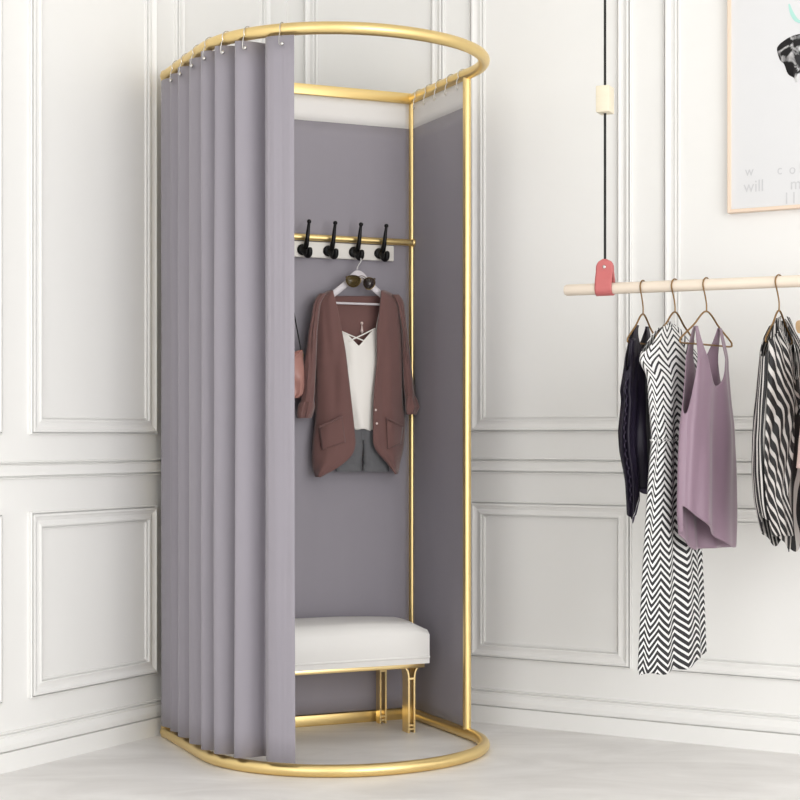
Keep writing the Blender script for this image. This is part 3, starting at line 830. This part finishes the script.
for s_ in (-1, 1): t.part('lapel', lapel(s_), 'stripe_diag', solid=0.002)

# 5 blush knit at the edge of the picture, on a wooden hanger
fr, p = gframe(850, 34)
t = Thing('wooden_hanger', 'tan wooden hanger at the right edge, holding the blush knit', 'hanger', fr, (0, 0, 1.28))
R = 0.0195; hk = [(0, 0, 1.275), (0, 0, RZ - .05), (.008, 0, RZ - .03), (R, 0, RZ - .004)]
for q in range(1, 8): hk.append((R * cos(radians(180 * q / 7)), 0, RZ + R * sin(radians(180 * q / 7))))
t.part('hook', T(catmull(hk, 4), 0.0022, 8), 'brass')
hb = T(catmull([(-.232, 0, 1.236), (-.12, 0, 1.260), (0, 0, 1.275), (.12, 0, 1.260), (.232, 0, 1.236)], 6), 0.017, 12)
for v in hb.verts: v.co.y *= 0.5
t.part('shoulder_bar', hb, 'woodhanger')
rows = [(318, 840, 860), (328, 826, 872), (340, 822, 878), (400, 822, 879), (480, 820, 880), (560, 819, 881)]
t = Thing('blush_knit', 'blush knit top whose sleeve tip shows at the right picture edge', 'top', fr, (0, 0, zof(560, p)))
bm, pos, tab = garment(fr, p, 850, 34, rows, 0.04, lambda s, c: 320 + 8 * abs(c) + 22 * max(0, abs(c) - .75) / .25, lambda s, c: 556, 0.006, seed=5)
t.part('body', bm, 'blush', solid=0.003)
for s_ in (-1, 1):
    q0 = pos(pi if s_ < 0 else 0, zof(345, p)); e = q0.copy()
    pp_ = catmull([q0 + Vector((-.02 * s_, 0, 0.01)), q0 + Vector((.035 * s_, -.008, -.09)), q0 + Vector((.062 * s_, -.012, -.20)), q0 + Vector((.082 * s_, -.016, -.33))], 6)
    n_ = len(pp_); t.part('sleeve', T(pp_, [.022 + .014 * k / n_ for k in range(n_)], 16), 'blush')

# ------------------------------------------------------------------ framed print on the right wall
fx0 = on_plane(WR, 730, 213, 0).x; fz0 = on_plane(WR, 733, 213, -0.02).z
FW, FH = 0.72, 0.98
pr = Thing('framed_print', 'framed ink print with faint lettering in a pale wooden frame on the right wall', 'picture', WR, (fx0 + FW / 2, 0, fz0))
bm = bmesh.new()
for lo, hi in (((fx0, -.026, fz0), (fx0 + .011, -.0005, fz0 + FH)), ((fx0 + FW - .011, -.026, fz0), (fx0 + FW, -.0005, fz0 + FH)), ((fx0 + .011, -.026, fz0), (fx0 + FW - .011, -.0005, fz0 + .011)), ((fx0 + .011, -.026, fz0 + FH - .011), (fx0 + FW - .011, -.0005, fz0 + FH))):
    box(bm, lo, hi, 0.001, 1)
pr.part('frame', bm, 'artframe')
sheet_o = pr.part('print_sheet', B((fx0 + .010, -.020, fz0 + .010), (fx0 + FW - .010, -.002, fz0 + FH - .010)), 'paper', smooth=False)
YI = -0.0206
def art(u, v): return on_plane(WR, u, v, YI)
bm = bmesh.new()
outl = [(777, 50), (779, 45), (785, 40), (792, 36), (800, 34), (812, 33), (826, 38), (834, 48), (836, 60), (830, 72), (820, 80), (808, 83), (800, 79.5), (796, 82.5), (794, 78), (788, 74), (784, 64), (780, 60)]
pts = catmull([art(*q) for q in outl], 4, True)
f = bm.faces.new([bm.verts.new(q) for q in pts]); bmesh.ops.triangulate(bm, faces=[f])
pr.part('ink_motif', bm, 'blot', parent=sheet_o, solid=0.0006, label='black and white marbled blot')
bm = bmesh.new()
st_ = catmull([art(789, 4), art(791, 11), art(794, 17), art(798, 21), art(806, 23)], 6)
tube(bm, st_, [0.002 + 0.004 * sin(pi * k / (len(st_) - 1)) for k in range(len(st_))], 6)
for v in bm.verts: v.co.y = YI + (v.co.y - YI) * 0.05
pr.part('teal_stroke', bm, 'teal', parent=sheet_o)
def letters(s, u, v, h):
    cu = bpy.data.curves.new('lettering', 'FONT'); cu.body = s; cu.size = h; cu.extrude = 0.0003
    o = bpy.data.objects.new('lettering', cu); COL.objects.link(o)
    bpy.context.view_layer.update()
    me = bpy.data.meshes.new_from_object(o.evaluated_get(bpy.context.evaluated_depsgraph_get()))
    bpy.data.objects.remove(o); bpy.data.curves.remove(cu)
    bm = bmesh.new(); bm.from_mesh(me); bpy.data.meshes.remove(me)
    p0 = art(u, v)
    for q in bm.verts: q.co = Vector((p0.x + q.co.x * 0.9, YI - q.co.z, p0.z + q.co.y))
    pr.part('lettering', bm, 'ink', parent=sheet_o, smooth=False)
for s, u, v, h in (('w', 745, 176, .042), ('c', 777, 174.5, .042), ('o b', 789, 174, .042), ('will', 743.5, 192.5, .052), ('m', 790, 189.5, .05), ('l l l', 785, 204, .05)):
    letters(s, u, v, h)

# ------------------------------------------------------------------ light
w = bpy.data.worlds.new('daylight'); scene.world = w; w.use_nodes = True
bg = w.node_tree.nodes['Background']; bg.inputs[0].default_value = (0.985, 0.99, 1.0, 1); bg.inputs[1].default_value = 1.2
def area(name, loc, target, sx, sy, power, col=(1, 1, 1)):
    l = bpy.data.lights.new(name, 'AREA'); l.shape = 'RECTANGLE'; l.size = sx; l.size_y = sy; l.energy = power; l.color = col
    o = bpy.data.objects.new(name, l); COL.objects.link(o); o.location = loc
    o.rotation_euler = (Vector(target) - Vector(loc)).to_track_quat('-Z', 'Y').to_euler()
area('window_daylight', (3.0, -0.6, 1.45), (-0.3, 5.4, 0.75), 3.6, 2.6, 122, (1, 0.998, 0.995))
area('side_fill', (-1.9, 0.4, 1.4), (-0.6, 5.6, 0.9), 1.6, 2.2, 20, (0.99, 0.995, 1))  # added fill from the left, softens the booth's shadow on the left wall
area('overhead_fill', (0.7, 2.6, 3.0), (0.5, 3.4, 0), 2.2, 1.6, 5, (1, 0.998, 0.995))  # added overhead fill for floor and lower walls, stands for no actual fitting

# ------------------------------------------------------------------ camera
cd = bpy.data.cameras.new('camera'); cam_o = bpy.data.objects.new('camera', cd); COL.objects.link(cam_o)
cam_o.location = (0, 0, CAMH); cam_o.rotation_euler = (radians(90), 0, 0)
cd.sensor_width = 36; cd.lens = F / 800 * 36; cd.shift_y = (HOR - 400) / 800
cd.clip_start = 0.05; scene.camera = cam_o
vs = scene.view_settings
vs.view_transform = 'Standard'; vs.look = 'None'; vs.gamma = 1; vs.use_curve_mapping = False; vs.exposure = 0.05
